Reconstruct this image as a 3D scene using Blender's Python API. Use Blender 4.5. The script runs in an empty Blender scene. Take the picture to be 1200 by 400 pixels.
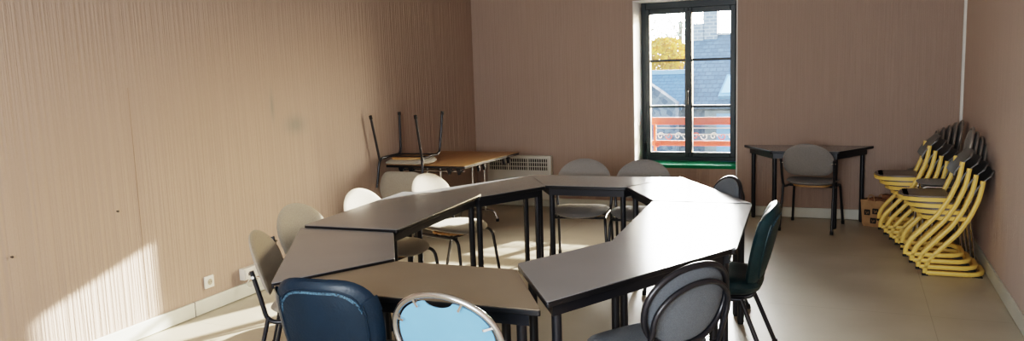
import bpy, math, random
from mathutils import Vector, Matrix
random.seed(7)
C = bpy.context.scene.collection
PI = math.pi
W = 4.956          # room width (left wall x=0, right wall x=W); back wall y=0, camera looks towards +y
YB = -10.6         # wall behind the camera
CEIL = 3.05
TZ = 0.732         # table height
SUN_E, SKY_S, REAR_E, EXPO = 17.0, 0.95, 120.0, 1.03
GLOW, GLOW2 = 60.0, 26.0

# ------------------------------------------------------------------ mesh helpers
class MB:
    def __init__(s): s.v=[]; s.f=[]; s.m=[]
    def add(s, vs, fs, mi=0):
        o=len(s.v); s.v += [tuple(v) for v in vs]
        for f in fs: s.f.append(tuple(o+i for i in f)); s.m.append(mi)
    def box(s, x0,x1,y0,y1,z0,z1, M=None, mi=0):
        vs=[Vector((x,y,z)) for z in (z0,z1) for y in (y0,y1) for x in (x0,x1)]
        if M: vs=[M@v for v in vs]
        s.add(vs,[(0,2,3,1),(4,5,7,6),(0,1,5,4),(2,6,7,3),(0,4,6,2),(1,3,7,5)],mi)
    def prism(s, pts, z0, z1, M=None, mi=0):
        n=len(pts)
        vs=[Vector((x,y,z0)) for x,y in pts]+[Vector((x,y,z1)) for x,y in pts]
        if M: vs=[M@v for v in vs]
        fs=[tuple(range(n-1,-1,-1)),tuple(range(n,2*n))]+[(i,(i+1)%n,n+(i+1)%n,n+i) for i in range(n)]
        s.add(vs,fs,mi)
    def tube(s, path, r, sides=10, closed=False, mi=0, sect=None):
        P=[Vector(p) for p in path]; n=len(P)
        T=[]
        for i in range(n):
            a=P[i-1] if (i>0 or closed) else P[i]; b=P[(i+1)%n] if (i<n-1 or closed) else P[i]
            T.append((b-a).normalized())
        up=Vector((0,0,1)) if abs(T[0].z)<.9 else Vector((1,0,0))
        N=(up-T[0]*up.dot(T[0])).normalized(); vs=[]
        if sect is None: sect=[(r*math.cos(2*PI*k/sides),r*math.sin(2*PI*k/sides)) for k in range(sides)]
        k_=len(sect)
        for i in range(n):
            N=(N-T[i]*N.dot(T[i])).normalized(); B=T[i].cross(N)
            for a,b in sect: vs.append(P[i]+N*a+B*b)
        fs=[]
        for i in range(n if closed else n-1):
            j=(i+1)%n
            for k in range(k_): fs.append((i*k_+k,i*k_+(k+1)%k_,j*k_+(k+1)%k_,j*k_+k))
        if not closed:
            fs.append(tuple(range(k_-1,-1,-1))); fs.append(tuple((n-1)*k_+k for k in range(k_)))
        s.add(vs,fs,mi)
    def pad(s, outline, t, place, rings=(.35,.65,.85,.95,1.0), bulge=.25, edge=5, mi=0):
        """closed cushion: outline (u,v) round its centre, thickness t, place(u,v,w)->xyz"""
        n=len(outline); cu=sum(p[0] for p in outline)/n; cv=sum(p[1] for p in outline)/n
        def prof(q): return (1-q**edge)**.5*(1-bulge*q*q) if q<1 else 0.0
        vs=[place(cu,cv,t/2)]; fs=[]
        R=list(rings)
        seq=[(q,1) for q in R]+[(q,-1) for q in R[-2::-1]]
        for q,sg in seq:
            for u,v in outline:
                vs.append(place(cu+(u-cu)*q, cv+(v-cv)*q, sg*t/2*prof(q)))
        vs.append(place(cu,cv,-t/2)); L=len(vs)-1; m=len(seq)
        for k in range(n): fs.append((0,1+k,1+(k+1)%n))
        for i in range(m-1):
            for k in range(n):
                fs.append((1+i*n+k,1+(i+1)*n+k,1+(i+1)*n+(k+1)%n,1+i*n+(k+1)%n))
        for k in range(n): fs.append((L,1+(m-1)*n+(k+1)%n,1+(m-1)*n+k))
        s.add(vs,fs,mi)
    def build(s, name, mat, parent=None, ang=40, bevel=0):
        me=bpy.data.meshes.new(name); me.from_pydata([tuple(v) for v in s.v],[],s.f)
        for mm in (mat if isinstance(mat,(list,tuple)) else [mat]): me.materials.append(mm)
        for p,mi in zip(me.polygons,s.m): p.material_index=mi; p.use_smooth=True
        import bmesh
        bm=bmesh.new(); bm.from_mesh(me); bmesh.ops.recalc_face_normals(bm,faces=bm.faces); bm.to_mesh(me); bm.free()
        me.set_sharp_from_angle(angle=math.radians(ang))
        o=bpy.data.objects.new(name,me); C.objects.link(o)
        if parent: o.parent=parent
        if bevel:
            b=o.modifiers.new('bevel','BEVEL'); b.width=bevel; b.segments=2; b.limit_method='ANGLE'
        return o

def fillet(path, r, n=5):
    P=[Vector(p) for p in path]; out=[P[0]]
    for i in range(1,len(P)-1):
        a,b,c=P[i-1],P[i],P[i+1]; d1=(a-b); d2=(c-b)
        rr=min(r,d1.length*.48,d2.length*.48); p0=b+d1.normalized()*rr; p1=b+d2.normalized()*rr
        for k in range(n+1):
            t=k/n; out.append(p0*(1-t)**2+b*2*t*(1-t)+p1*t*t)
    out.append(P[-1]); return out
def superellipse(a,b,e=2.4,n=40,c=(0,0)):
    o=[]
    for k in range(n):
        t=2*PI*k/n; ct,st=math.cos(t),math.sin(t)
        o.append((c[0]+a*math.copysign(abs(ct)**(2/e),ct), c[1]+b*math.copysign(abs(st)**(2/e),st)))
    return o
def roundpoly(pts, r, n=4):
    """2d polygon with rounded corners"""
    N=len(pts); out=[]
    for i in range(N):
        a,b,c=Vector(pts[i-1]),Vector(pts[i]),Vector(pts[(i+1)%N]); rr=r if not isinstance(r,(list,tuple)) else r[i]
        p0=b+(a-b).normalized()*rr; p1=b+(c-b).normalized()*rr
        for k in range(n+1):
            t=k/n; q=p0*(1-t)**2+b*2*t*(1-t)+p1*t*t; out.append((q.x,q.y))
    return out
def resample(pts, n):
    P=[Vector(p) for p in pts]; P.append(P[0]); L=[0]
    for i in range(1,len(P)): L.append(L[-1]+(P[i]-P[i-1]).length)
    out=[]; j=0
    for k in range(n):
        d=L[-1]*k/n
        while L[j+1]<d: j+=1
        t=(d-L[j])/max(1e-9,L[j+1]-L[j]); q=P[j].lerp(P[j+1],t); out.append((q.x,q.y))
    return out

def tag(o,label,cat,group=None,kind=None):
    if label: o['label']=label
    if cat: o['category']=cat
    if group: o['group']=group
    if kind: o['kind']=kind
    return o
def thing(name,label,cat,loc=(0,0,0),rz=0,group=None):
    o=bpy.data.objects.new(name,None); C.objects.link(o); o.empty_display_size=.1
    o.location=loc; o.rotation_euler=(0,0,rz); return tag(o,label,cat,group)
def dup(root,loc,rot,label,group=None):
    r=root.copy(); C.objects.link(r); r.location=loc; r.rotation_euler=rot if isinstance(rot,tuple) else (0,0,rot)
    r['label']=label
    if group: r['group']=group
    for ch in list(root.children):
        c=ch.copy(); C.objects.link(c); c.parent=r
        for g in ch.children:
            d=g.copy(); C.objects.link(d); d.parent=c
    return r
def struct(o): o['kind']='structure'; return o

# ------------------------------------------------------------------ materials
def mat(name, col, rough=.5, metal=0, spec=.5, var=0, vscale=8, bump=0, bscale=60, coat=0, sheen=0, stretch=None, detail=3):
    m=bpy.data.materials.new(name); m.use_nodes=True; nt=m.node_tree; b=nt.nodes['Principled BSDF']
    b.inputs['Base Color'].default_value=(*col,1); b.inputs['Roughness'].default_value=rough; b.inputs['Metallic'].default_value=metal
    b.inputs['Specular IOR Level'].default_value=spec
    if coat: b.inputs['Coat Weight'].default_value=coat; b.inputs['Coat Roughness'].default_value=.15
    if sheen: b.inputs['Sheen Weight'].default_value=sheen
    tc=nt.nodes.new('ShaderNodeTexCoord'); mp=nt.nodes.new('ShaderNodeMapping')
    nt.links.new(tc.outputs['Object'],mp.inputs['Vector'])
    if stretch: mp.inputs['Scale'].default_value=stretch
    n=nt.nodes.new('ShaderNodeTexNoise'); n.inputs['Scale'].default_value=vscale; n.inputs['Detail'].default_value=detail
    nt.links.new(mp.outputs[0],n.inputs['Vector'])
    r=nt.nodes.new('ShaderNodeValToRGB'); r.color_ramp.elements[0].position=.3; r.color_ramp.elements[1].position=.7
    r.color_ramp.elements[0].color=tuple(c*(1-var) for c in col)+(1,); r.color_ramp.elements[1].color=tuple(min(1,c*(1+var)) for c in col)+(1,)
    nt.links.new(n.outputs['Fac'],r.inputs[0]); nt.links.new(r.outputs[0],b.inputs['Base Color'])
    if bump:
        n2=nt.nodes.new('ShaderNodeTexNoise'); n2.inputs['Scale'].default_value=bscale; n2.inputs['Detail'].default_value=2
        nt.links.new(mp.outputs[0],n2.inputs['Vector'])
        bp=nt.nodes.new('ShaderNodeBump'); bp.inputs['Strength'].default_value=bump; bp.inputs['Distance'].default_value=.01
        nt.links.new(n2.outputs['Fac'],bp.inputs['Height']); nt.links.new(bp.outputs[0],b.inputs['Normal'])
    return m

def wallpaper(name, col, axis, ridge, stain=False, freq=46):
    m=bpy.data.materials.new(name); m.use_nodes=True; nt=m.node_tree; N=nt.nodes; L=nt.links; b=N['Principled BSDF']
    b.inputs['Roughness'].default_value=.8; b.inputs['Specular IOR Level'].default_value=.2
    tc=N.new('ShaderNodeTexCoord')
    def noise(sc,detail,scale3):
        mp=N.new('ShaderNodeMapping'); mp.inputs['Scale'].default_value=scale3; L.new(tc.outputs['Object'],mp.inputs['Vector'])
        n=N.new('ShaderNodeTexNoise'); n.inputs['Scale'].default_value=sc; n.inputs['Detail'].default_value=detail; L.new(mp.outputs[0],n.inputs['Vector']); return n
    s3=(1,.0,.012) if axis=='x' else (.0,1,.012)
    n1=noise(freq,1.2,s3)                  # ribs
    n2=noise(140,3,(1,1,.45))            # grain of the paper
    n3=noise(.9,3,(1,1,1))               # broad ageing
    r1=N.new('ShaderNodeValToRGB'); r1.color_ramp.elements[0].position=.42; r1.color_ramp.elements[1].position=.60
    L.new(n1.outputs['Fac'],r1.inputs[0])
    def mixc(fac,a,bcol,mode='MIX'):
        x=N.new('ShaderNodeMix'); x.data_type='RGBA'; x.blend_type=mode
        for sock,v in (('Factor',fac),('A',a),('B',bcol)):
            s=[i for i in x.inputs if i.name==sock and (i.type=='VALUE' if sock=='Factor' else i.type=='RGBA')][0]
            if hasattr(v,'is_linked'): L.new(v,s)
            else: s.default_value=v
        return [o for o in x.outputs if o.type=='RGBA'][0]
    c0=tuple(c*.945 for c in col)+(1,); c1=tuple(min(1,c*1.05) for c in col)+(1,)
    base=mixc(r1.outputs[0],c0,c1)
    base=mixc(n2.outputs['Fac'],base,(*[c*.9 for c in col],1))
    age=N.new('ShaderNodeMapRange'); age.inputs['From Min'].default_value=.35; age.inputs['From Max'].default_value=.7; age.inputs['To Max'].default_value=.35
    L.new(n3.outputs['Fac'],age.inputs['Value'])
    base=mixc(age.outputs[0],base,(col[0]*.90,col[1]*.885,col[2]*.84,1))
    if stain:
        for (y,z,ry,rz,amt) in ((-3.24,1.20,.22,.13,.9),(-3.50,1.36,.04,.22,.8)):
            mp=N.new('ShaderNodeMapping'); L.new(tc.outputs['Object'],mp.inputs['Vector'])
            mp.inputs['Scale'].default_value=(0,1/ry,1/rz); mp.inputs['Location'].default_value=(0,-y/ry,-z/rz)
            g=N.new('ShaderNodeTexGradient'); g.gradient_type='QUADRATIC_SPHERE'; L.new(mp.outputs[0],g.inputs['Vector'])
            mu=N.new('ShaderNodeMath'); mu.operation='MULTIPLY'; mu.inputs[1].default_value=amt*1.6; mu.use_clamp=True; L.new(g.outputs['Fac'],mu.inputs[0])
            base=mixc(mu.outputs[0],base,(.30,.27,.23,1))
    L.new(base,b.inputs['Base Color'])
    bp=N.new('ShaderNodeBump'); bp.inputs['Strength'].default_value=ridge; bp.inputs['Distance'].default_value=.012
    L.new(r1.outputs[0],bp.inputs['Height'])
    b2=N.new('ShaderNodeBump'); b2.inputs['Strength'].default_value=.35; b2.inputs['Distance'].default_value=.004
    L.new(n2.outputs['Fac'],b2.inputs['Height']); L.new(bp.outputs[0],b2.inputs['Normal']); L.new(b2.outputs[0],b.inputs['Normal'])
    return m

def floor_mat():
    m=bpy.data.materials.new('vinyl_floor'); m.use_nodes=True; nt=m.node_tree; N=nt.nodes; L=nt.links; b=N['Principled BSDF']
    tc=N.new('ShaderNodeTexCoord')
    n=N.new('ShaderNodeTexNoise'); n.inputs['Scale'].default_value=2.2; n.inputs['Detail'].default_value=6; L.new(tc.outputs['Object'],n.inputs['Vector'])
    r=N.new('ShaderNodeValToRGB'); r.color_ramp.elements[0].position=.3; r.color_ramp.elements[1].position=.72
    r.color_ramp.elements[0].color=(.42,.375,.295,1); r.color_ramp.elements[1].color=(.51,.46,.37,1); L.new(n.outputs['Fac'],r.inputs[0])
    br=N.new('ShaderNodeTexBrick'); br.offset=0; br.inputs['Scale'].default_value=1; br.inputs['Mortar Size'].default_value=.0022
    br.inputs['Brick Width'].default_value=1.5; br.inputs['Row Height'].default_value=1.5
    br.inputs['Color1'].default_value=br.inputs['Color2'].default_value=(1,1,1,1); br.inputs['Mortar'].default_value=(.72,.7,.66,1)
    L.new(tc.outputs['Object'],br.inputs['Vector'])
    x=N.new('ShaderNodeMix'); x.data_type='RGBA'; x.blend_type='MULTIPLY'; x.inputs[0].default_value=1
    L.new(r.outputs[0],x.inputs[6]); L.new(br.outputs['Color'],x.inputs[7]); L.new(x.outputs[2],b.inputs['Base Color'])
    rr=N.new('ShaderNodeMapRange'); rr.inputs['To Min'].default_value=.28; rr.inputs['To Max'].default_value=.48; L.new(n.outputs['Fac'],rr.inputs['Value'])
    L.new(rr.outputs[0],b.inputs['Roughness']); b.inputs['Specular IOR Level'].default_value=.45
    return m

def glass_mat():
    m=bpy.data.materials.new('window_glass'); m.use_nodes=True; nt=m.node_tree; N=nt.nodes; L=nt.links
    for n in list(N): N.remove(n)
    o=N.new('ShaderNodeOutputMaterial'); t=N.new('ShaderNodeBsdfTransparent'); t.inputs[0].default_value=(.93,.96,.97,1)
    g=N.new('ShaderNodeBsdfGlossy'); g.inputs['Roughness'].default_value=.02
    fr=N.new('ShaderNodeFresnel'); fr.inputs[0].default_value=1.35
    mx=N.new('ShaderNodeMixShader'); L.new(fr.outputs[0],mx.inputs[0]); L.new(t.outputs[0],mx.inputs[1]); L.new(g.outputs[0],mx.inputs[2])
    tr=N.new('ShaderNodeBsdfTranslucent'); tr.inputs[0].default_value=(.66,.84,1,1); m2=N.new('ShaderNodeMixShader'); m2.inputs[0].default_value=.006   # bluish translucent mix added to imitate window haze
    L.new(mx.outputs[0],m2.inputs[1]); L.new(tr.outputs[0],m2.inputs[2]); L.new(m2.outputs[0],o.inputs[0])
    return m

def brick_mat(name,c1,c2,mortar,bw,bh,ms=.01,axes='xz',rough=.8,bump=.5,noise=.0):
    m=bpy.data.materials.new(name); m.use_nodes=True; nt=m.node_tree; N=nt.nodes; L=nt.links; b=N['Principled BSDF']; b.inputs['Roughness'].default_value=rough
    tc=N.new('ShaderNodeTexCoord'); sp=N.new('ShaderNodeSeparateXYZ'); cb=N.new('ShaderNodeCombineXYZ'); L.new(tc.outputs['Object'],sp.inputs[0])
    L.new(sp.outputs['X'],cb.inputs['X']); L.new(sp.outputs['Z'],cb.inputs['Y'])
    br=N.new('ShaderNodeTexBrick'); br.inputs['Scale'].default_value=1; br.inputs['Brick Width'].default_value=bw; br.inputs['Row Height'].default_value=bh; br.inputs['Mortar Size'].default_value=ms
    br.inputs['Color1'].default_value=(*c1,1); br.inputs['Color2'].default_value=(*c2,1); br.inputs['Mortar'].default_value=(*mortar,1)
    L.new(cb.outputs[0],br.inputs['Vector'])
    L.new(br.outputs['Color'],b.inputs['Base Color'])
    return m
def rubble_mat(name,ca,cb_,scale):
    m=bpy.data.materials.new(name); m.use_nodes=True; nt=m.node_tree; N=nt.nodes; L=nt.links; b=N['Principled BSDF']; b.inputs['Roughness'].default_value=.9
    tc=N.new('ShaderNodeTexCoord'); v=N.new('ShaderNodeTexVoronoi'); v.inputs['Scale'].default_value=scale; L.new(tc.outputs['Object'],v.inputs['Vector'])
    r=N.new('ShaderNodeValToRGB'); r.color_ramp.elements[0].color=(*ca,1); r.color_ramp.elements[1].color=(*cb_,1)
    L.new(v.outputs['Color'],r.inputs[0]); L.new(r.outputs[0],b.inputs['Base Color']); return m

M={}
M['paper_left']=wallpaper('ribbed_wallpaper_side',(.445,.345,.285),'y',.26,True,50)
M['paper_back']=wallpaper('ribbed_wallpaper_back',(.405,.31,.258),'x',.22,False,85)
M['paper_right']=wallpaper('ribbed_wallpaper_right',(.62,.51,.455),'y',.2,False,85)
M['floor']=floor_mat()
M['ceiling']=mat('ceiling_paint',(.72,.70,.66),.9,var=.03,vscale=2)
M['plaster']=mat('white_plaster',(.74,.72,.68),.8,var=.05,vscale=9,bump=.2,bscale=40)
M['base']=mat('baseboard_paint',(.62,.62,.55),.45,var=.05,vscale=5)
M['green']=mat('green_sill_paint',(.012,.22,.11),.75,var=.08,spec=.12)
M['frame']=mat('anthracite_frame',(.022,.032,.036),.42,var=.08)
M['black']=mat('black_metal',(.014,.015,.020),.35,var=.1)
M['tube']=mat('black_tube',(.016,.017,.022),.28,spec=.6,var=.1)
M['chrome']=mat('chrome',(.72,.72,.72),.16,metal=1,var=.03)
M['laminate']=mat('grey_laminate',(.235,.24,.245),.16,spec=.5,var=.035,vscale=3,bump=.04,bscale=220)
M['laminate_warm_lit']=mat('grey_laminate_warm_lit',(.27,.225,.17),.2,spec=.5,var=.04,vscale=3,bump=.04,bscale=220)  # grey laminate, browned in its colour for the light on the front table
M['edge']=mat('black_edging',(.012,.012,.014),.35,var=.05)
M['wood']=mat('wood_laminate',(.40,.235,.105),.35,var=.14,vscale=6,stretch=(6,.6,1))
M['fabric']=mat('beige_fabric',(.37,.335,.275),.9,var=.10,vscale=160,bump=.35,bscale=320,sheen=.15)
M['fabric_grey']=mat('grey_fabric',(.235,.222,.208),.9,var=.12,vscale=160,bump=.35,bscale=320,sheen=.1)
M['fabric_blue']=mat('grey_blue_fabric',(.13,.15,.17),.9,var=.14,vscale=180,bump=.4,bscale=320,sheen=.1)
M['ply']=mat('plywood',(.50,.30,.12),.5,var=.12,vscale=7,stretch=(1,8,1))
M['vinyl_blue']=mat('blue_vinyl',(.003,.017,.034),.42,spec=.5,var=.12,vscale=12,bump=.12,bscale=90)
M['vinyl_teal']=mat('dark_teal_vinyl',(.010,.036,.044),.4,spec=.5,var=.12,vscale=12,bump=.12,bscale=90)
M['scuff']=mat('scuffed_vinyl',(.045,.10,.15),.7,var=.95,vscale=150)
M['panel']=mat('pale_blue_panel',(.21,.46,.73),.3,spec=.5,var=.03,vscale=10)
M['yellow']=mat('yellow_enamel',(.80,.55,.15),.36,spec=.5,var=.05,vscale=6)
M['seat_grey']=mat('grey_seat_laminate',(.17,.145,.125),.35,var=.06,vscale=9)
M['plate_grey']=mat('grey_plastic',(.15,.152,.15),.42,var=.06)
M['white']=mat('white_plastic',(.74,.72,.66),.4,var=.03)
M['heater']=mat('heater_enamel',(.60,.57,.50),.45,var=.03)
M['dark']=mat('dark_recess',(.03,.028,.025),.7)
M['kraft']=mat('kraft_paper',(.40,.25,.13),.85,var=.12,vscale=14,bump=.5,bscale=14)
M['card']=mat('brown_card',(.20,.095,.045),.8,var=.1)
M['print']=mat('black_print',(.015,.013,.012),.7)
M['rubber']=mat('black_rubber',(.012,.012,.012),.7)
M['nail']=mat('dark_nail',(.05,.04,.035),.5)
M['orange']=mat('orange_guard',(.75,.10,.04),.5,var=.05)
M['glass']=glass_mat()
M['slate']=brick_mat('roof_slate',(.075,.095,.125),(.11,.135,.17),(.05,.062,.08),.22,.13,.012)
M['slate_blue']=brick_mat('blue_slate',(.05,.10,.17),(.07,.13,.2),(.035,.07,.11),.22,.10,.01)
M['chimney']=brick_mat('chimney_stone',(.26,.25,.26),(.17,.18,.21),(.36,.35,.33),.28,.12,.02)
M['rubble']=rubble_mat('rubble_stone',(.03,.045,.07),(.17,.18,.19),7)
M['render']=mat('pale_render',(.20,.20,.18),.9,var=.2,vscale=3)
M['mortar']=mat('lime_mortar',(.55,.50,.46),.9,var=.1)
M['flash']=mat('zinc_flashing',(.17,.26,.36),.4,var=.05)
M['leaf']=mat('yellow_leaf',(.55,.31,.01),.7,var=.35,vscale=3)
M['leaf_pale']=mat('pale_leaf',(.50,.55,.38),.7,var=.3,vscale=3)
M['bark']=mat('bark',(.16,.12,.09),.9,var=.2)
M['ground']=mat('street',(.16,.16,.16),.9,var=.15,vscale=1)
M['skylight']=mat('roof_window_glass',(.35,.5,.62),.08,spec=.8)

# ------------------------------------------------------------------ room shell
WT=.50; WX0,WX1,WZ0,WZ1=1.883,2.951,.506,2.235
b=MB(); b.box(-.2,W+.2,YB-.2,0,-.12,0); fl=struct(b.build('floor',M['floor']))
b=MB(); b.box(-.2,W+.2,YB-.2,WT,CEIL,CEIL+.15); struct(b.build('ceiling',M['ceiling']))
b=MB(); b.box(-.2,0,YB-.2,WT,-.12,CEIL); struct(b.build('wall_left',M['paper_left']))
b=MB(); b.box(W,W+.2,YB-.2,WT,-.12,CEIL); struct(b.build('wall_right',M['paper_right']))
b=MB(); b.box(-.2,W+.2,YB-.2,YB,-.12,CEIL); struct(b.build('wall_front',M['plaster']))
b=MB(); b.box(0,WX0,0,WT,-.12,CEIL); b.box(WX1,W,0,WT,-.12,CEIL); b.box(WX0,WX1,0,WT,WZ1,CEIL); b.box(WX0,WX1,0,WT,-.12,WZ0-.03)
struct(b.build('wall_back',M['paper_back']))
def baseboard(name,x0,x1,y0,y1,top):
    b=MB(); b.box(x0,x1,y0,y1,.004,.104); o=struct(b.build(name,M['base'],bevel=.004)); return o
baseboard('baseboard_left',.0,.016,YB,0,0); baseboard('baseboard_right',W-.016,W,YB,0,0)
baseboard('baseboard_back',.016,W-.016,-.016,0,0)
b=MB(); b.box(0.0,.0175,-4.432,-4.428,.004,.1045); struct(b.build('trim_1',M['dark']))    # joint in the left skirting
# reveal linings (white plaster)
b=MB(); b.box(WX0-.001,WX0+.008,-.002,.36,WZ0,WZ1); struct(b.build('trim_2',M['plaster']))
b=MB(); b.box(WX1-.008,WX1+.004,-.006,.36,0.104,WZ1); struct(b.build('trim_3',M['plaster']))  # right lining, with an added white strip for the edge catching light
b=MB(); b.box(WX0,WX1,-.002,.36,WZ1-.008,WZ1); struct(b.build('trim_4',M['plaster']))
# corner conduit on the right
b=MB(); b.box(W-.024,W,-.028,-.001,.104,CEIL); struct(b.build('trim_5',M['white'],bevel=.003))

# ------------------------------------------------------------------ window
win=thing('window_1',None,None,(0,0,0)); win['kind']='structure'
FY0,FY1=.335,.405
def rectframe(b,x0,x1,z0,z1,t,y0,y1):
    tl,tr,tb,tt=t
    b.box(x0,x0+tl,y0,y1,z0,z1); b.box(x1-tr,x1,y0,y1,z0,z1); b.box(x0+tl,x1-tr,y0,y1,z0,z0+tb); b.box(x0+tl,x1-tr,y0,y1,z1-tt,z1)
b=MB(); rectframe(b,1.891,2.943,.512,2.228,(.05,.05,.05,.075),FY0,FY1+.02); b.build('window_frame',M['frame'],win,bevel=.004)
GX=((1.984,2.362),(2.440,2.838)); GZ0,GZ1=.607,2.10
for (g0,g1),(s0,s1) in zip(GX,((1.938,2.400),(2.402,2.892))):
    sash=MB(); rectframe(sash,s0,s1,.555,2.158,(g0-s0,s1-g1,GZ0-.555,2.158-GZ1),FY0-.012,FY1-.01)
    so=sash.build('sash',M['frame'],win,bevel=.005)
    for z in (1.602,1.104):
        mb=MB(); mb.box(g0,g1,.350,.385,z-.013,z+.013); mb.build('glazing_bar',M['frame'],so)
    for z0,z1 in ((GZ0,1.091),(1.117,1.589),(1.615,GZ1)):
        p=MB(); p.add([(g0,.367,z0),(g1,.367,z0),(g1,.367,z1),(g0,.367,z1)],[(0,1,2,3)]); p.build('pane',M['glass'],so)
b=MB(); b.box(2.372,2.432,FY0-.024,FY0-.010,.60,2.12); b.build('meeting_rail',M['frame'],win,bevel=.004)
b=MB(); b.box(2.387,2.417,FY0-.034,FY0-.022,1.16,1.30); b.tube(fillet([(2.402,FY0-.03,1.27),(2.402,FY0-.07,1.27),(2.402,FY0-.07,1.13)],.02),.009,8)
b.build('handle',M['black'],win)
for z in (.66,):
    b=MB(); b.tube([(1.925,FY0-.02,z-.05),(1.925,FY0-.02,z+.05)],.011,8); b.build('hinge',M['black'],win)
b=MB(); b.box(WX0+.008,WX1-.008,-.012,FY0+.02,WZ0-.03,WZ0+.004); b.build('window_sill',M['green'],win,bevel=.004)

# ------------------------------------------------------------------ tables
L_,H_=1.2,.52
TRAP=[(-.6,-H_/2),(.6,-H_/2),(.3,H_/2),(-.3,H_/2)]
RECT=[(-.6,-.3),(.6,-.3),(.6,.3),(-.6,.3)]
def inset(pts,d):
    n=len(pts); out=[]
    for i in range(n):
        p0,p1,p2=Vector(pts[i-1]),Vector(pts[i]),Vector(pts[(i+1)%n])
        e1=(p1-p0).normalized(); e2=(p2-p1).normalized(); n1=Vector((-e1.y,e1.x)); n2=Vector((-e2.y,e2.x))
        k=d/(1+n1.dot(n2)); q=p1+(n1+n2)*k; out.append((q.x,q.y))
    return out
def make_table(name,shape,label,topmat,loc,rz,group=None,dz=0):
    t=thing(name,label,'table',(loc[0],loc[1],0),rz,group)
    h=TZ+dz
    b=MB(); b.prism(roundpoly(shape,.016),h-.003,h); b.build('tabletop',topmat,t)
    b=MB(); b.prism(roundpoly([(x*1.0,y) for x,y in inset(shape,-.001)],.017),h-.026,h-.0032); b.build('edge_band',M['edge'],t,bevel=.004)
    ap=inset(shape,.035); ai=inset(shape,.062)
    b=MB(); n=len(ap)
    for i in range(n):
        j=(i+1)%n; b.prism([ap[i],ap[j],ai[j],ai[i]],h-.078,h-.027)
    b.build('apron',M['black'],t)
    for (x,y) in inset(shape,.058):
        g=MB(); g.tube([(x,y,.012),(x,y,h-.028)],.020,14); lg=g.build('leg',M['black'],t)
        g=MB(); g.tube([(x,y,0),(x,y,.014)],.0165,12); g.build('rubber_foot',M['rubber'],lg)
    return t
RING='trapezoid and oblong tables set out as one large ring'
make_table('trapezoid_table',TRAP,'warm-lit trapezoid table at the front, before the chrome-hooped chair',M['laminate_warm_lit'],(2.395,-5.456),.024,RING,-.012)
make_table('trapezoid_table',TRAP,'grey trapezoid table at the ring corner nearest the wall sockets',M['laminate'],(1.697,-5.085),-1.011,RING,.0)
make_table('oblong_table',RECT,'grey oblong table along the left side of the ring',M['laminate'],(1.44,-4.086),-1.523,RING,.012)
make_table('trapezoid_table',TRAP,'grey trapezoid table of the ring nearest the wood-topped table',M['laminate'],(1.627,-3.139),-2.048,RING)
make_table('trapezoid_table',TRAP,'grey trapezoid table with the two grey-backed chairs right behind it',M['laminate'],(2.266,-2.686),3.181,RING)
make_table('trapezoid_table',TRAP,'trapezoid table closest to the window sill, glaring with reflected daylight',M['laminate'],(2.947,-3.015),2.125,RING)
make_table('oblong_table',RECT,'glaring oblong table on the right of the ring, beside the teal chair',M['laminate'],(3.219,-4.035),1.625,RING)
make_table('trapezoid_table',TRAP,'grey trapezoid table with the hooped grey-blue chair against it',M['laminate'],(3.046,-4.999),1.10,RING,.004)
make_table('trapezoid_table',TRAP,'lone trapezoid table against the back wall right of the window',M['laminate'],(3.628,-.285),PI+.006)

# wood-topped folding table in the corner
t=thing('folding_table','wood-topped folding table in the back left corner with an upturned chair on it','table',(0,0,0))
sh=[(.05,-2.045),(.865,-2.045),(.93,-.93),(.05,-.93)]
b=MB(); b.prism(roundpoly(sh,.015),TZ-.004,TZ); b.build('tabletop',M['wood'],t)
b=MB(); b.prism(roundpoly(inset(sh,-.001),.016),TZ-.028,TZ-.0042); b.build('edge_band',M['edge'],t,bevel=.004)
for x,y,a in ((.19,-2.0,0),(.29,-2.0,0),(.69,-2.0,0),(.79,-2.0,0),(.85,-1.72,1),(.86,-1.62,1),(.885,-1.22,1),(.89,-1.12,1)):
    g=MB(); M4=Matrix.Translation((x,y,0))@Matrix.Rotation(PI/2*a,4,'Z')
    g.prism([(-.022,TZ-.03),(.022,TZ-.03),(.022,TZ-.045),(.010,TZ-.085),(-.008,TZ-.09),(-.014,TZ-.055),(-.022,TZ-.05)],-.012,.012,M4@Matrix.Rotation(PI/2,4,'X'))
    g.build('stacking_hook',M['black'],t)
g=MB(); g.tube([(.15,-1.97,TZ-.058),(.83,-1.97,TZ-.058)],.010,10); g.tube([(.15,-1.0,TZ-.058),(.86,-1.0,TZ-.058)],.010,10); g.build('under_rail',M['chrome'],t)
for y in (-1.86,-.93+.02):
    for x in (.385,.525):
        g=MB(); g.tube([(x,y,.115),(x,y,TZ-.03)],.014,12); g.build('leg',M['chrome'],t)
    g=MB(); g.tube(fillet([(.22,y,.02),(.24,y,.115),(.62,y,.115),(.655,y,.02)],.05),.013,12); ft=g.build('foot_bar',M['chrome'],t)
    for x in (.22,.655):
        g=MB(); g.tube([(x,y,0),(x,y,.028)],.016,10); g.build('rubber_foot',M['rubber'],ft)

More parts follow.
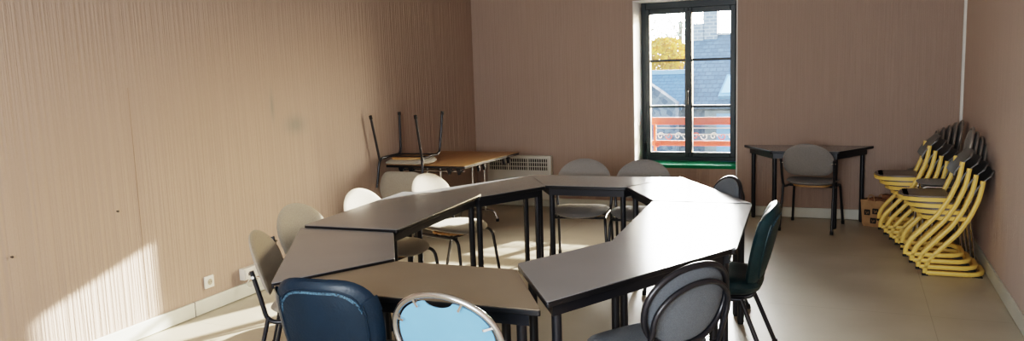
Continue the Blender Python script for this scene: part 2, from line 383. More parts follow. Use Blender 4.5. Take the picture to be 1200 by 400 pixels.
# ------------------------------------------------------------------ chairs (local +y = the way the chair faces)
def face(dx,dy): return math.atan2(dy,dx)-PI/2
def seat_outline(w=.225,d=.215,e=2.6): return superellipse(w,d,e,44)
def dish(u,v,w,z0,drop=.02):  # seat pad surface, front edge falls a little
    return (u,v,z0+w-(drop*max(0,v/.2)**2)+.010*(u/.2)**2)
BACKO=resample([(.222*math.cos(a),.045+.165*math.sin(a)) for a in [PI*k/24 for k in range(25)]]+
     [(-.219,-.01),(-.20,-.058),(-.168,-.083),(-.12,-.092),(.12,-.092),(.168,-.083),(.20,-.058),(.219,-.01)],48)
def backplace(zc,y0,lean,bend,dw=0):
    def f(u,v,w): return (u, y0-(v*lean)+w+dw+bend*(u/.2)**2, zc+v)
    return f
def make_fabric_chair(label,m,group):
    t=thing('visitor_chair',label,'chair',(0,0,0),0,group)
    b=MB(); b.pad(seat_outline(),.056,lambda u,v,w:dish(u,v,w,.437)); b.build('seat',m,t)
    b=MB(); b.prism(superellipse(.165,.155,2.6,36),.400,.416); b.build('seat_board',M['ply'],t)
    b=MB(); b.pad(BACKO,.045,backplace(.608,-.232,.30,.028)); b.build('backrest',m,t)
    for s in (-1,1):
        g=MB(); g.tube(fillet([(s*.228,-.252,.665),(s*.226,-.212,.50),(s*.215,-.195,.402),(s*.200,0,.395)],.05),.0115,10); u=g.build('back_upright',M['tube'],t)
        g=MB(); g.tube([(s*.241,-.246,.635),(s*.205,-.246,.635)],.008,8); g.build('screw',M['chrome'],u)
        g=MB(); g.tube(fillet([(s*.200,0,.395),(s*.205,.185,.395),(s*.228,.235,.01)],.06),.0115,10); l=g.build('leg',M['tube'],t)
        g=MB(); g.tube([(s*.2282,.2355,0),(s*.2275,.234,.03)],.0145,10); g.build('rubber_foot',M['rubber'],l)
        g=MB(); g.tube([(s*.217,-.19,.43),(s*.226,-.30,.01)],.0115,10); l=g.build('leg',M['tube'],t)
        g=MB(); g.tube([(s*.2262,-.3015,0),(s*.2255,-.294,.03)],.0145,10); g.build('rubber_foot',M['rubber'],l)
    g=MB(); g.tube([(-.2,-.05,.395),(.2,-.05,.395)],.009,8); g.tube([(-.2,.12,.395),(.2,.12,.395)],.009,8); g.build('cross_bar',M['tube'],t)
    return t
def make_hoop_chair(label,m,rim,frame,cat_name='hoop_back_chair',panel=False,group=None):
    t=thing(cat_name,label,'chair',(0,0,0),0,group)
    b=MB(); b.pad(seat_outline(),.06,lambda u,v,w:dish(u,v,w,.437)); b.build('seat',M['vinyl_teal'] if panel else m,t)
    oval=superellipse(.205,.165,2.15,44)
    pl=backplace(.655,-.245,.20,.025)
    if not panel:
        b=MB(); b.pad(oval,.04,pl); bk=b.build('backrest',m,t)
        b=MB(); b.tube([pl(u*1.02,v*1.02,-.012) for u,v in oval],.013,10,closed=True); b.build('back_rim',rim,bk)
    else:
        # oval back board with a hand hole at the top edge, clipped to the hoop
        notch=[]
        for u,v in superellipse(.186,.146,2.1,120):
            notch.append((u,v))
        top=[(u,v) for u,v in notch if not (abs(u-.0)<.058 and v>0)]
        i0=[k for k,(u,v) in enumerate(notch) if v>0 and u<.058 and u>-.058]
        k0=i0[0]; pts=notch[:k0]+[(.056*math.cos(a)+.0,.146-.028*math.sin(a)) for a in [PI*k/12 for k in range(1,12)]]+notch[i0[-1]+1:]
        b=MB(); n=len(pts); vs=[pl(u,v,.003) for u,v in pts]+[pl(u,v,-.003) for u,v in pts]
        b.add(vs,[tuple(range(n)),tuple(range(2*n-1,n-1,-1))]+[(i,(i+1)%n,n+(i+1)%n,n+i) for i in range(n)])
        bk=b.build('back_panel',M['panel'],t)
        for a in (62,118,22,158,200,-20):
            a=math.radians(a); g=MB(); c,s_=math.cos(a),math.sin(a)
            p0=Vector(pl(.207*c,.167*s_,-.006)); p1=Vector(pl(.170*c,.134*s_,-.010))
            g.tube([p0,p1],.006,8,sect=[(-.004,-.008),(.004,-.008),(.004,.008),(-.004,.008)]); g.tube([p1+Vector((0,.004,0)),p1-Vector((0,.006,0))],.005,8)
            g.build('clip',M['chrome'],t)
    # hoop
    g=MB()
    if panel:
        arc=[pl(.207*math.cos(a),.167*math.sin(a),-.004) for a in [math.radians(-28)+math.radians(236)*k/40 for k in range(41)]]
    else:
        arc=[pl(.190*math.cos(a),-.045+.150*math.sin(a),-.045) for a in [math.radians(-8)+math.radians(196)*k/36 for k in range(37)]]
    path=fillet([(.185,-.12,.40),(.195,-.205,.45)],.04)+arc+[(-.195,-.205,.45),(-.185,-.12,.40)]
    g.tube(path,.0115,10); g.build('back_hoop',frame,t)
    for s in (-1,1):
        g=MB(); g.tube(fillet([(s*.19,-.17,.41),(s*.20,.17,.398),(s*.225,.235,.01)],.06),.0115,10); l=g.build('leg',frame,t)
        g=MB(); g.tube([(s*.2252,.2355,0),(s*.2245,.2335,.03)],.0145,10); g.build('rubber_foot',M['rubber'],l)
        g=MB(); g.tube([(s*.19,-.14,.405),(s*.225,-.29,.01)],.0115,10); l=g.build('leg',frame,t)
        g=MB(); g.tube([(s*.2252,-.291,0),(s*.2245,-.284,.03)],.0145,10); g.build('rubber_foot',M['rubber'],l)
    g=MB(); g.tube([(-.19,-.1,.40),(.19,-.1,.40)],.009,8); g.tube([(-.195,.12,.395),(.195,.12,.395)],.009,8); g.build('cross_bar',frame,t)
    return t
VB=resample(roundpoly([(-.19,-.20),(.19,-.20),(.235,.05),(.205,.22),(-.205,.22),(-.235,.05)],[.07,.07,.12,.13,.13,.12],7),60)
def make_vinyl_chair(label,m,group=None):
    t=thing('vinyl_chair',label,'chair',(0,0,0),0,group)
    b=MB(); b.pad(superellipse(.235,.225,3.2,48),.10,lambda u,v,w:dish(u,v,w,.425,.012),bulge=.12,edge=7); b.build('seat',m,t)
    pl=backplace(.63,-.235,.24,.035)
    b=MB(); b.pad(VB,.085,pl,rings=(.4,.7,.88,.96,1.0),bulge=.2,edge=7); bk=b.build('backrest',m,t)
    ring=[(u*.80,v*.82) for u,v in VB]
    def onback(u,v,o):   # on the rear face of the pad
        q=.81; return pl(u,v,-.0425*(1-q**7)**.5*(1-.2*q*q)-o)
    g=MB(); g.tube([onback(u,v,-.001) for u,v in ring],.0045,8,closed=True); g.build('piping',m,bk)
    # worn line along the top of the rear seam
    top=[p for p in ring if p[1]>.08]; top.sort(key=lambda p:math.atan2(p[1]-.08,p[0])); 
    g=MB(); g.tube([onback(u*.965,v*.965,.0) for u,v in top],.006,6,sect=[(-.0015,-.008),(.0015,-.008),(.0015,.008),(-.0015,.008)]); g.build('scuff_mark',M['scuff'],bk)
    for s in (-1,1):
        g=MB(); g.tube(fillet([(s*.12,-.205,.47),(s*.12,-.178,.372),(s*.15,-.05,.37)],.03),.012,10); g.build('back_bracket',M['tube'],t)
        g=MB(); g.tube(fillet([(s*.19,-.15,.372),(s*.20,.16,.372),(s*.235,.235,.01)],.06),.0125,10); l=g.build('leg',M['tube'],t)
        g=MB(); g.tube([(s*.2353,.2357,0),(s*.234,.233,.03)],.0155,10); g.build('rubber_foot',M['rubber'],l)
        g=MB(); g.tube([(s*.20,-.13,.375),(s*.235,-.275,.01)],.0125,10); l=g.build('leg',M['tube'],t)
        g=MB(); g.tube([(s*.2353,-.276,0),(s*.2345,-.269,.03)],.0155,10); g.build('rubber_foot',M['rubber'],l)
    return t

CH='fabric chairs drawn up around the table ring'
A=make_fabric_chair('beige fabric chair at the left of the ring, nearest the wall sockets',M['fabric'],CH)
def seatpos(bx,by,dx,dy,back=.27):   # seat centre from the place of the backrest
    l=math.hypot(dx,dy); return (bx+dx/l*back,by+dy/l*back,0)
A.location=seatpos(1.262,-5.19,.86,.44); A.rotation_euler.z=face(.86,.44)
dup(A,seatpos(.925,-4.47,.99,-.02),face(.99,-.02),'beige fabric chair on the left side of the ring, second from the wall sockets')
dup(A,seatpos(.98,-3.87,1,-.05),face(1,-.05),'beige sunlit chair tucked under the left oblong table, third from the wall sockets')
dup(A,seatpos(1.07,-3.10,.96,-.2),face(.96,-.2),'beige fabric chair with sunlit back just in front of the wood-topped table')
g1=make_fabric_chair('grey-backed fabric chair behind the ring, standing before the wall heater side',M['fabric_grey'],CH)
g1['label']='grey-backed fabric chair behind the ring, the one closer to the wall heater'
g1.location=seatpos(1.99,-2.06,.2,-1); g1.rotation_euler.z=face(.2,-1)
dup(g1,seatpos(2.49,-2.05,.12,-1),face(.12,-1),'grey-backed fabric chair behind the ring, directly below the window sill')
d1=dup(g1,(3.70,-.42,0),face(.16,.98),'grey-brown fabric chair seen from behind at the lone table by the back wall'); d1.scale=(1.02,1.0,1.0)
del d1['group']
u1=dup(A,(.268,-1.95,TZ+.468),(PI,0,PI+.04),'upturned fabric chair with legs in the air on the wood-topped table'); del u1['group']
h1=make_hoop_chair('grey-blue fabric chair with black double-hoop back at the front right of the ring',M['fabric_blue'],M['tube'],M['tube'])
h1.location=seatpos(3.47,-5.28,-.82,.57); h1.rotation_euler.z=face(-.82,.57); h1.scale=(1.04,1.04,1.0)
dup(h1,seatpos(3.29,-2.98,-.85,-.53),face(-.85,-.53),'black-rimmed grey chair with only its back top showing behind the glaring tables')
make_hoop_chair('chrome-hooped chair with pale blue oval back panel at the front of the ring',M['fabric_blue'],M['chrome'],M['chrome'],panel=True)
hc=[o for o in C.objects if o.get('label','').startswith('chrome-hooped')][0]
hc.location=seatpos(2.71,-5.94,.05,1); hc.rotation_euler.z=face(.05,1); hc.scale=(1.06,1.0,1.0)
v1=make_vinyl_chair('dark blue vinyl chair seen from behind at the front of the ring',M['vinyl_blue'])
v1.location=seatpos(2.22,-5.96,-.1,1); v1.rotation_euler.z=face(-.1,1)
v2=make_vinyl_chair('dark teal vinyl chair seen from the side at the right of the ring',M['vinyl_teal'])
v2.location=seatpos(3.66,-4.02,-1,-.02); v2.rotation_euler.z=face(-1,-.02)

# ------------------------------------------------------------------ stacked chairs by the right wall
def make_yellow(label,group):
    t=thing('school_chair',label,'chair',(0,0,0),0,group)
    prof=[(-.199,.70),(-.190,.63),(-.176,.56),(-.129,.44),(-.059,.32),(.033,.216),(.114,.123),(.142,.057),(.142,.018)]
    prof=[(y,z) for y,z in prof]
    sect=[(-.016,-.0105),(-.0105,-.016),(.0105,-.016),(.016,-.0105),(.016,.0105),(.0105,.016),(-.0105,.016),(-.016,.0105)]
    hw=.19
    g=MB()
    for s in (-1,1):
        g.tube(fillet([(s*hw,y,z) for y,z in prof],.03,3),.016,8,sect=sect)
    path=fillet([(-hw,.135,.021),(-hw,-.235,.021),(hw,-.235,.021),(hw,.135,.021)],.15,8)
    g.tube(path,.016,8,sect=[(b_,a_) for a_,b_ in sect]); fr=g.build('sled_frame',M['yellow'],t,ang=60)
    for s in (-1,1):
        g=MB(); g.box(s*hw-.015,s*hw+.015,.122,.160,0,.012); g.build('rubber_foot',M['rubber'],fr)
        g=MB(); g.box(s*hw*.86-.02,s*hw*.86+.02,-.225,-.16,0,.008); g.build('rubber_foot',M['rubber'],fr)
    so=resample(roundpoly([(-.18,-.13),(.18,-.13),(.185,.10),(.10,.19),(-.10,.19),(-.185,.10)],[.03,.03,.10,.09,.09,.10],6),48)
    g=MB(); g.prism(so,.437,.449); g.build('seat',M['seat_grey'],t,bevel=.004)
    g=MB(); n=len(so); big=[(u*1.03,v*1.03) for u,v in so]
    g.prism(big,.408,.436); g.build('seat_rim',M['yellow'],t,bevel=.006)
    g=MB(); vs=[];fs=[]; nu,nv=13,6
    for k in (0,1):
        for j in range(nv):
            for i in range(nu):
                u=-.205+.41*i/(nu-1); v=j/(nv-1); rr=.03*(abs(u)/.205)**6
                z=.575+rr+(.19-2*rr)*v
                vs.append((u,-.150-.045*(1-(u/.205)**2)-.10*v*(.4+.6*v)+(.012 if k else 0),z))
    def ix(k,j,i): return k*nu*nv+j*nu+i
    for j in range(nv-1):
        for i in range(nu-1):
            fs.append((ix(0,j,i),ix(0,j,i+1),ix(0,j+1,i+1),ix(0,j+1,i))); fs.append((ix(1,j,i),ix(1,j+1,i),ix(1,j+1,i+1),ix(1,j,i+1)))
    for j in range(nv-1):
        for i in (0,nu-1): fs.append((ix(0,j,i),ix(1,j,i),ix(1,j+1,i),ix(0,j+1,i)))
    for i in range(nu-1):
        for j in (0,nv-1): fs.append((ix(0,j,i),ix(1,j,i),ix(1,j,i+1),ix(0,j,i+1)))
    g.add(vs,fs); g.build('backrest',M['plate_grey'],t)
    return t
yf=make_yellow('yellow-framed school chair, topmost of the front stack by the right wall','yellow school chairs in the front stack')
ord_f=['topmost','second from the top','third from the top','lowest']
RZL=PI/2   # facing -x
for k in range(4):
    lv=3-k; loc=(4.68-.0435*lv,-1.80,.0442*lv)
    lab='yellow-framed school chair, %s of the front stack by the right wall'%ord_f[k]
    if k==0: yf.location=loc; yf.rotation_euler.z=RZL
    else: dup(yf,loc,RZL,lab)
ord_r=['topmost','second from the top','third from the top','fourth from the top','lowest']
for k in range(5):
    lv=4-k
    dup(yf,(4.575-.0425*lv,-1.0,.0405*lv),RZL,'yellow-framed school chair, %s of the rear stack beside the paper bag'%ord_r[k],'yellow school chairs in the rear stack')
def make_stack_chair(label,group):
    t=thing('stacking_chair',label,'chair',(0,0,0),0,group)
    b=MB(); b.pad(superellipse(.175,.15,3,32),.018,lambda u,v,w:(u,v,.447+w)); b.build('seat',M['fabric_grey'],t)
    oval=superellipse(.165,.135,2.2,36); pl=backplace(.685,-.195,.16,.015)
    b=MB(); b.pad(oval,.022,pl); b.build('backrest',M['fabric_grey'],t)
    g=MB(); arc=[pl(.17*math.cos(a),.145*math.sin(a),-.006) for a in [math.radians(-25)+math.radians(230)*k/30 for k in range(31)]]
    g.tube([(.165,-.12,.43)]+arc+[(-.165,-.12,.43)],.009,8); g.build('back_hoop',M['tubegrey'],t)
    for s in (-1,1):
        g=MB(); g.tube(fillet([(s*.165,-.12,.43),(s*.17,.12,.43),(s*.18,.15,0)],.04),.009,8); g.build('leg',M['chrome'],t)
        g=MB(); g.tube([(s*.165,-.11,.43),(s*.18,-.16,0)],.009,8); g.build('leg',M['chrome'],t)
    return t
M['tubegrey']=mat('grey_hoop_tube',(.34,.31,.28),.35,metal=.5,var=.05)
sc=make_stack_chair('grey hoop-backed stacking chair, lowest of the nest behind the rear yellow stack','grey hoop-backed chairs nested by the right corner')
SC=[((4.502+.047*k,-.42,.022*k)) for k in range(5)]
names5=['leftmost','second from the left','middle one','second from the right','rightmost']
for k in range(5):
    lab='grey hoop-backed stacking chair, %s of the nest behind the rear yellow stack'%names5[k]
    if k==0: sc.location=SC[0]; sc.rotation_euler.z=RZL; sc.scale=(1,1,1.10); sc['label']=lab
    else: dup(sc,SC[k],RZL,lab)
names3=['lowest','second from the bottom','third from the bottom','topmost']
for k in range(4):
    dup(sc,(4.742-.030*k,-1.40,.036*k),RZL,'grey hoop-backed stacking chair, %s of the pile between the two yellow stacks'%names3[k],'grey hoop-backed chairs piled between the yellow stacks')

# ------------------------------------------------------------------ wall heater
t=thing('wall_heater','white electric panel heater on the back wall left of the window','heater',(0,0,0))
x0,x1,z0,z1=.165,.955,.085,.592
b=MB(); b.box(x0,x1,-.085,-.012,z0,z1-.001); b.build('body',M['heater'],t,bevel=.012)
b=MB(); b.box(x0+.035,x1-.035,-.087,-.083,z1-.165,z1-.03); b.build('grille_recess',M['dark'],t)
g=MB()
for i in range(4): g.box(x0+.03,x1-.03,-.093,-.086,z1-.168+i*.0455-.004,z1-.168+i*.0455+.004)
n=27
for i in range(n+1):
    xx=x0+.033+(x1-x0-.066)*i/n; w=.009 if i%9==0 else .004
    g.box(xx-w,xx+w,-.092,-.086,z1-.168,z1-.03)
g.build('grille',M['heater'],t)
for x in (.30,.82):
    g=MB(); g.box(x-.02,x+.02,-.03,0,z0+.1,z1-.1); g.build('bracket',M['heater'],t)

# ------------------------------------------------------------------ sockets, cable, nails on the left wall
t=thing('wall_socket','square white power socket on the left wall above the skirting','socket',(0,-4.279,.2065))
b=MB(); b.box(0,.012,-.042,.042,-.042,.042); b.build('plate',M['white'],t,bevel=.004)
b=MB(); b.tube([(.010,0,0),(.0145,0,0)],.026,24); b.tube([(.0145,0,0),(.0150,0,0)],.024,24); b.build('rim',M['white'],t)
b=MB(); b.tube([(.0142,0,0),(.0158,0,0)],.021,24); b.build('well',mat('socket_shadow',(.42,.37,.28),.6),t)
for s in (-1,1):
    b=MB(); b.tube([(.0150,s*.0095,0),(.0165,s*.0095,0)],.0032,10); b.build('pin_hole',M['dark'],t)
t=thing('surface_socket','white surface-mounted double socket box on the left wall behind the nearest beige chair','socket',(0,-3.885,.178))
b=MB(); b.box(0,.048,-.098,.098,-.043,.043); b.build('box',M['white'],t,bevel=.005)
for s in (-1,1):
    b=MB(); b.box(.046,.052,s*.05-.036,s*.05+.036,-.034,.034); p=b.build('plate',M['white'],t,bevel=.003)
    b=MB(); b.box(.0515,.0535,s*.05-.010,s*.05+.010,-.012,.008); b.build('jack',M['dark'],p)
g=MB(); g.tube(fillet([(.056,-3.80,.165),(.09,-3.83,.15),(.07,-3.95,.07),(.05,-3.98,.10),(.05,-3.93,.145),(.06,-3.85,.13),(.055,-3.80,.075),(.03,-3.75,.045),(.02,-3.70,.11)],.03,4),.0035,6)
tag(g.build('phone_cable',M['white']),'thin white cable looped below the double socket box','cable')
for y,z,l in ((-5.62,.70,'small dark nail in the left wall, the one nearer the camera'),(-4.95,.82,'small dark nail in the left wall, beside the wallpaper seam')):
    g=MB(); g.tube([(0,y,z),(.012,y,z)],.004,8); g.tube([(.010,y,z),(.013,y,z)],.007,10); tag(g.build('nail',M['nail']),l,'nail')
g=MB(); g.box(-.001,.0015,-4.79,-4.787,.104,1.55); struct(g.build('trim_6',mat('paper_seam',(.33,.24,.18),.9)))

# ------------------------------------------------------------------ paper bag
bag=thing('paper_bag','brown paper carrier bag with black square marks on the floor by the yellow chairs','bag',(4.285,-.245,0),math.radians(-20))
w,d,h=.135,.075,.245
n=9
b=MB(); loop0=[]
def bagring(z,sx,sy,jit):
    o=[]
    for (ax,ay),(bx,by) in zip([(-1,-1),(1,-1),(1,1),(-1,1)],[(1,-1),(1,1),(-1,1),(-1,-1)]):
        for k in range(5):
            f=k/5; o.append((w*sx*(ax+(bx-ax)*f)+random.uniform(-jit,jit),d*sy*(ay+(by-ay)*f)+random.uniform(-jit,jit),z+random.uniform(-jit,jit)*(1 if z>0.02 else 0)))
    return o
rings=[bagring(0.0,.94,.96,0),bagring(.03,1,1,.002),bagring(.10,1.01,1.02,.003),bagring(.17,1.02,1.05,.004),bagring(.225,1.05,1.1,.006),bagring(.245,1.06,1.12,.010)]
inner=[bagring(.240,1.04,1.08,.004),bagring(.15,1.0,1.0,.002),bagring(.08,.97,.95,0)]
vs=[]; fs=[]; K=20
for r in rings+inner: vs+=r
for i in range(len(rings+inner)-1):
    for k in range(K): fs.append((i*K+k,i*K+(k+1)%K,(i+1)*K+(k+1)%K,(i+1)*K+k))
fs.append(tuple(range(K-1,-1,-1))); fs.append(tuple((len(rings+inner)-1)*K+k for k in range(K)))
b.add(vs,fs); b.build('bag_body',M['kraft'],bag)
for s in (-1,1):
    g=MB(); y=s*d*1.1
    g.tube(fillet([(-.085,y,.235),(-.075,y*.95,.30),(-.035,y*.9,.30),(-.02,y,.235)] if s<0 else [(-.04,y,.235),(-.035,y,.285),(.03,y,.285),(.04,y,.235)],.03),.0045,6); g.build('handle',M['kraft'],bag)
for px,pz in ((-.085,.135),(-.012,.150),(-.030,.060)):
    g=MB(); q=roundpoly([(-.026,-.026),(.026,-.026),(.026,.026),(-.026,.026)],.006)
    M4=Matrix.Translation((px,-d*1.06-.006,pz))@Matrix.Rotation(PI/2,4,'X'); g.prism(q,-.002,.001,M4)
    pr=g.build('printed_square',M['print'],bag)
    g=MB(); g.box(-.013,.004,-.004,.0,.001,.0018,M4); g.box(-.013,-.009,-.004,.012,.001,.0018,M4); g.box(.006,.012,-.012,.010,.001,.0018,M4); g.box(-.010,.002,-.016,-.011,.001,.0018,M4)
    g.build('emblem',M['kraft'],pr)
g=MB(); g.box(-.085,.10,-.045,.05,.09,.265); g.box(.02,.115,-.02,.055,.09,.300)
tag(g.build('cardboard_pack',M['card'],None,bevel=.004),'brown cardboard packaging sticking out of the paper bag','packaging'); cp=C.objects[-1] if False else [o for o in C.objects if o.name.startswith('cardboard_pack')][0]
cp.location=bag.location; cp.rotation_euler=(0.0,0,bag.rotation_euler.z)

# ------------------------------------------------------------------ outdoors
gr=MB(); gr.box(-60,40,1.2,90,-3.4,-3.2); struct(gr.build('ground',M['ground']))
# orange guard rail fixed outside the window
t=thing('window_guard','orange safety guard rail with thin white scrollwork fixed outside the window','railing',(0,0,0))
GY=.62
for z,hh in ((.925,.042),(.675,.030)):
    b=MB(); b.box(1.905,2.93,GY-.012,GY+.012,z-hh,z+hh); b.build('rail',M['orange'],t,bevel=.006)
for x in (1.965,2.865):
    b=MB(); b.box(x-.014,x+.014,GY-.010,GY+.010,.50,.95); b.build('post',M['orange'],t,bevel=.004)
    b=MB()
    for k in range(5): b.tube([(x+.04*math.cos(a)*(1-.12*k)+.03,GY-.014,.655+.03*math.sin(a)*(1-.12*k)) for a in [k*1.2+.3*j for j in range(6)]],.007,6)
    b.build('corner_scroll',M['orange'],t)
b=MB()
for z in (.845,.775): b.tube([(1.965,GY,z),(2.865,GY,z)],.0055,6)
b.build('wire',M['white'],t)
for k in range(9):
    cx_=2.03+.098*k; b=MB()
    pts=[(cx_+.042*(1-j/16)*math.cos(.55*j+(k%2)*PI),GY,.755+.045*(1-j/16)*math.sin(.55*j+(k%2)*PI)) for j in range(13)]
    b.tube(pts,.0055,6); b.build('scroll',M['orange'] if k%3==1 else M['white'],t)
# anchors of the guard in the outer reveals
for x0_,x1_ in ((1.883,1.906),(2.929,2.951)):
    b=MB(); b.box(x0_,x1_,GY-.02,GY+.012,.90,.985); b.build('anchor',M['orange'],t)

def quad_slab(b,p,th=.08):
    P=[Vector(q) for q in p]; n=(P[1]-P[0]).cross(P[2]-P[0]).normalized()
    vs=P+[q-n*th for q in P]; b.add(vs,[(0,1,2,3),(7,6,5,4),(0,4,5,1),(1,5,6,2),(2,6,7,3),(3,7,4,0)])
# main slate-roofed house across the street
t=thing('slate_house','stone house across the street with steep slate roof, chimneys and roof window','building',(0,0,0))

b=MB(); quad_slab(b,[(-1.30,17.4,.08),(4.5,17.4,.08),(4.5,21.0,2.45),(-1.38,21.0,2.45)]); b.build('roof',M['slate'],t)
b=MB(); b.add([(-1.2,17.7,-3.2),(4.4,17.7,-3.2),(4.4,17.7,.2),(-1.2,17.7,.2),(-1.2,24.2,-3.2),(4.4,24.2,-3.2),(4.4,24.2,.2),(-1.2,24.2,.2),(-1.2,21.0,2.35),(4.4,21.0,2.35)],
  [(0,1,2,3),(5,4,7,6),(4,0,3,8,7),(1,5,6,9,2),(3,2,9,8),(7,8,9,6)]); b.build('wall',M['rubble'],t)
b=MB(); b.box(-.35,1.4,17.62,17.70,-2.2,-.05); b.build('rendered_panel',M['render'],t)
b=MB(); b.box(.03,.62,17.58,17.64,-2.2,-.15); b.build('blue_door',M['flash'],t)
b=MB(); b.box(-.93,-.44,20.75,21.3,2.0,3.55); ch=b.build('chimney',M['chimney'],t)
b=MB(); b.box(-.98,-.39,20.7,21.35,3.55,3.66); b.build('chimney_cap',M['mortar'],ch)
b=MB(); b.box(-1.33,-.92,20.70,21.2,1.9,2.85); ch=b.build('chimney',M['chimney'],t)
b=MB(); b.box(-1.36,-.90,20.66,20.70,2.02,2.20); b.build('flashing',M['flash'],ch)
b=MB(); b.box(-1.40,4.5,20.92,21.08,2.43,2.50); b.build('ridge_tiles',M['mortar'],t)
sl=(2.45-.08)/(21-17.4)
def onroof(x,y,o): 
    n=Vector((0,-sl,1)).normalized(); return Vector((x,y,.08+(y-17.4)*sl))+n*o
b=MB(); quad_slab(b,[onroof(.06,17.75,.12),onroof(.85,17.75,.12),onroof(.85,18.75,.12),onroof(.20,18.75,.12)],.14); sk=b.build('roof_window',M['flash'],t)
b=MB(); quad_slab(b,[onroof(.14,17.88,.135),onroof(.77,17.88,.135),onroof(.77,18.65,.135),onroof(.25,18.65,.135)],.01); b.build('pane',M['skylight'],sk)
# low stone outbuilding on the left
t=thing('stone_outbuilding','rubble stone outbuilding with blue slate roof left of the tall slate roof','building',(0,0,0))
b=MB(); b.prism([(-4.5,-3.2),(-.95,-3.2),(-.95,.30),(-1.50,.70),(-2.0,1.05),(-4.5,1.9)],-16.5,-16.0,Matrix.Rotation(PI/2,4,'X')); b.build('wall',M['rubble'],t)
b=MB(); quad_slab(b,[(-3.6,16.6,.1),(-.9,16.6,.1),(-.9,18.6,1.18),(-3.6,18.6,1.18)]); b.build('roof',M['slate_blue'],t)
b=MB(); b.box(-3.6,-.9,18.5,18.7,1.12,1.27); b.build('ridge_flashing',M['flash'],t)
# trees behind
def tree(name,label,x,y,z,rx,rz,nleaf,ls,m,seed,branches=7):
    R=random.Random(seed); t=thing(name,label,'tree',(x,y,-3.2),0,None)
    b=MB(); H=z+3.2
    b.tube([(0,0,0),(.08,0,H*.4),(0,.05,H*.75),(.03,0,H+rz*.6)],.09,8)
    for k in range(branches):
        a=R.uniform(0,2*PI); h0=H-rz*.8+R.uniform(0,rz*.9)
        b.tube([(0,0,h0),(math.cos(a)*rx*.4,math.sin(a)*rx*.4,h0+rz*.3),(math.cos(a)*rx*.85,math.sin(a)*rx*.85,h0+rz*.55)],.025,6)
    b.build('trunk',M['bark'],t)
    b=MB()
    for k in range(nleaf):
        while True:
            p=Vector((R.uniform(-1,1),R.uniform(-1,1),R.uniform(-1,1)))
            if p.length<1 and p.length>.15: break
        c=Vector((p.x*rx,p.y*rx,H+p.z*rz)); u=Vector((R.gauss(0,1),R.gauss(0,1),R.gauss(0,1))).normalized(); v=u.orthogonal().normalized()
        l=ls*R.uniform(.6,1.3); b.add([c-u*l,c-v*l*.6,c+u*l,c+v*l*.6],[(0,1,2,3)])
    b.build('foliage',m,t)
tree('yellow_tree','yellow autumn tree behind the stone outbuilding',-3.15,24.5,1.75,1.0,.85,2600,.085,M['leaf'],3)
tree('pale_tree','pale sparse tree rising against the sky behind the yellow one',-3.1,27.5,2.5,1.9,1.3,1700,.06,M['leaf_pale'],5)

# ------------------------------------------------------------------ light
sd=Vector((-.40,-1,-.30)).normalized()
sun=bpy.data.lights.new('sun','SUN'); sun.energy=SUN_E; sun.angle=math.radians(.6); sun.color=(1,.93,.84)
so=bpy.data.objects.new('sun',sun); C.objects.link(so); so.rotation_euler=sd.to_track_quat('-Z','Y').to_euler(); so.location=(6,12,8)
w=bpy.data.worlds.new('sky'); bpy.context.scene.world=w; w.use_nodes=True; nt=w.node_tree
bg=nt.nodes['Background']; sky=nt.nodes.new('ShaderNodeTexSky'); sky.sky_type='NISHITA'; sky.sun_disc=False
sky.sun_elevation=math.radians(15.5); sky.sun_rotation=math.atan2(.40,1.0); sky.air_density=1.0; sky.dust_density=2.5; sky.ozone_density=1.0

# bright sky lobes added for the table glare and the left wall's glow
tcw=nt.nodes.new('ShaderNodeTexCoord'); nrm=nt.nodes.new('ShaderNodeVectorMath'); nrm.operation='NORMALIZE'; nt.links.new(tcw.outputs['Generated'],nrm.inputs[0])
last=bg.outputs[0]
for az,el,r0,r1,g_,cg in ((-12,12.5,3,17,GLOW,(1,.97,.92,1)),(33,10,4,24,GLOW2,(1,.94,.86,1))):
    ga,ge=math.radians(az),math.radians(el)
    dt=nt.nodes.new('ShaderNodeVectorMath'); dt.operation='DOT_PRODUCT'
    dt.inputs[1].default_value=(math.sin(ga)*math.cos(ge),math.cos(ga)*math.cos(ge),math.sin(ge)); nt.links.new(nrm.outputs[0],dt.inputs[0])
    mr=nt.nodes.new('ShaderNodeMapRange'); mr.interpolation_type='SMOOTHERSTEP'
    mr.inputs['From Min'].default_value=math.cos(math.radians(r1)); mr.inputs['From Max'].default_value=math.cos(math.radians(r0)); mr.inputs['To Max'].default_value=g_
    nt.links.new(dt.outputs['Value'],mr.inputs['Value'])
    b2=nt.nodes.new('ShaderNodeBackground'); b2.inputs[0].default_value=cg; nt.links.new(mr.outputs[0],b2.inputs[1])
    ad=nt.nodes.new('ShaderNodeAddShader'); nt.links.new(last,ad.inputs[0]); nt.links.new(b2.outputs[0],ad.inputs[1]); last=ad.outputs[0]
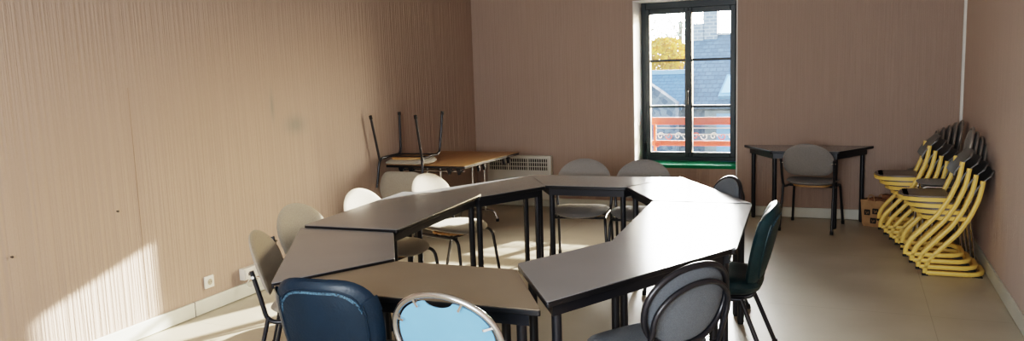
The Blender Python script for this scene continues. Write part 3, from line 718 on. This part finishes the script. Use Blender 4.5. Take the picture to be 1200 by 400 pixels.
nt.links.new(last,nt.nodes['World Output'].inputs[0])
nt.links.new(sky.outputs[0],bg.inputs[0]); bg.inputs[1].default_value=SKY_S
def area(name,loc,target,sx,sy,e,col):
    l=bpy.data.lights.new(name,'AREA'); l.shape='RECTANGLE'; l.size=sx; l.size_y=sy; l.energy=e; l.color=col
    o=bpy.data.objects.new(name,l); C.objects.link(o); o.location=loc; o.rotation_euler=(Vector(target)-Vector(loc)).to_track_quat('-Z','Y').to_euler(); return o
# daylight from the windows in the wall behind the camera
area('rear_window_light',(3.2,-10.45,1.75),(3.1,-3,.9),2.6,1.5,REAR_E,(.86,.92,1.0))
# sky portal at the window
pl_=area('sky_portal',((WX0+WX1)/2,.47,1.37),((WX0+WX1)/2,-3,1.37),1.05,1.7,1,(1,1,1)); pl_.data.cycles.is_portal=True

# ------------------------------------------------------------------ camera
f,yaw,pitch,roll=930.9972,.4074,.1323,-.0328
cy,sy,cp,sp,cr,sr=math.cos(yaw),math.sin(yaw),math.cos(pitch),math.sin(pitch),math.cos(roll),math.sin(roll)
fw=Vector((-sy*cp,cy*cp,-sp)); rt=Vector((cy,sy,0)); up=rt.cross(fw)
r2=rt*cr+up*sr; u2=up*cr-rt*sr
cam=bpy.data.cameras.new('camera'); co=bpy.data.objects.new('camera',cam); C.objects.link(co)
cam.sensor_fit='HORIZONTAL'; cam.sensor_width=36; cam.lens=f/1200*36; cam.clip_start=.05; cam.clip_end=300
mt=Matrix((( r2.x,u2.x,-fw.x,4.0321),(r2.y,u2.y,-fw.y,-8.3139),(r2.z,u2.z,-fw.z,1.6115),(0,0,0,1)))
co.matrix_world=mt
sc_=bpy.context.scene; sc_.camera=co
sc_.view_settings.view_transform='Filmic'; sc_.view_settings.look='High Contrast'; sc_.view_settings.exposure=EXPO
sc_.cycles.use_denoising=True; sc_.cycles.max_bounces=10; sc_.cycles.diffuse_bounces=6; sc_.cycles.transparent_max_bounces=12
sc_.cycles.sample_clamp_indirect=8; sc_.cycles.caustics_reflective=False
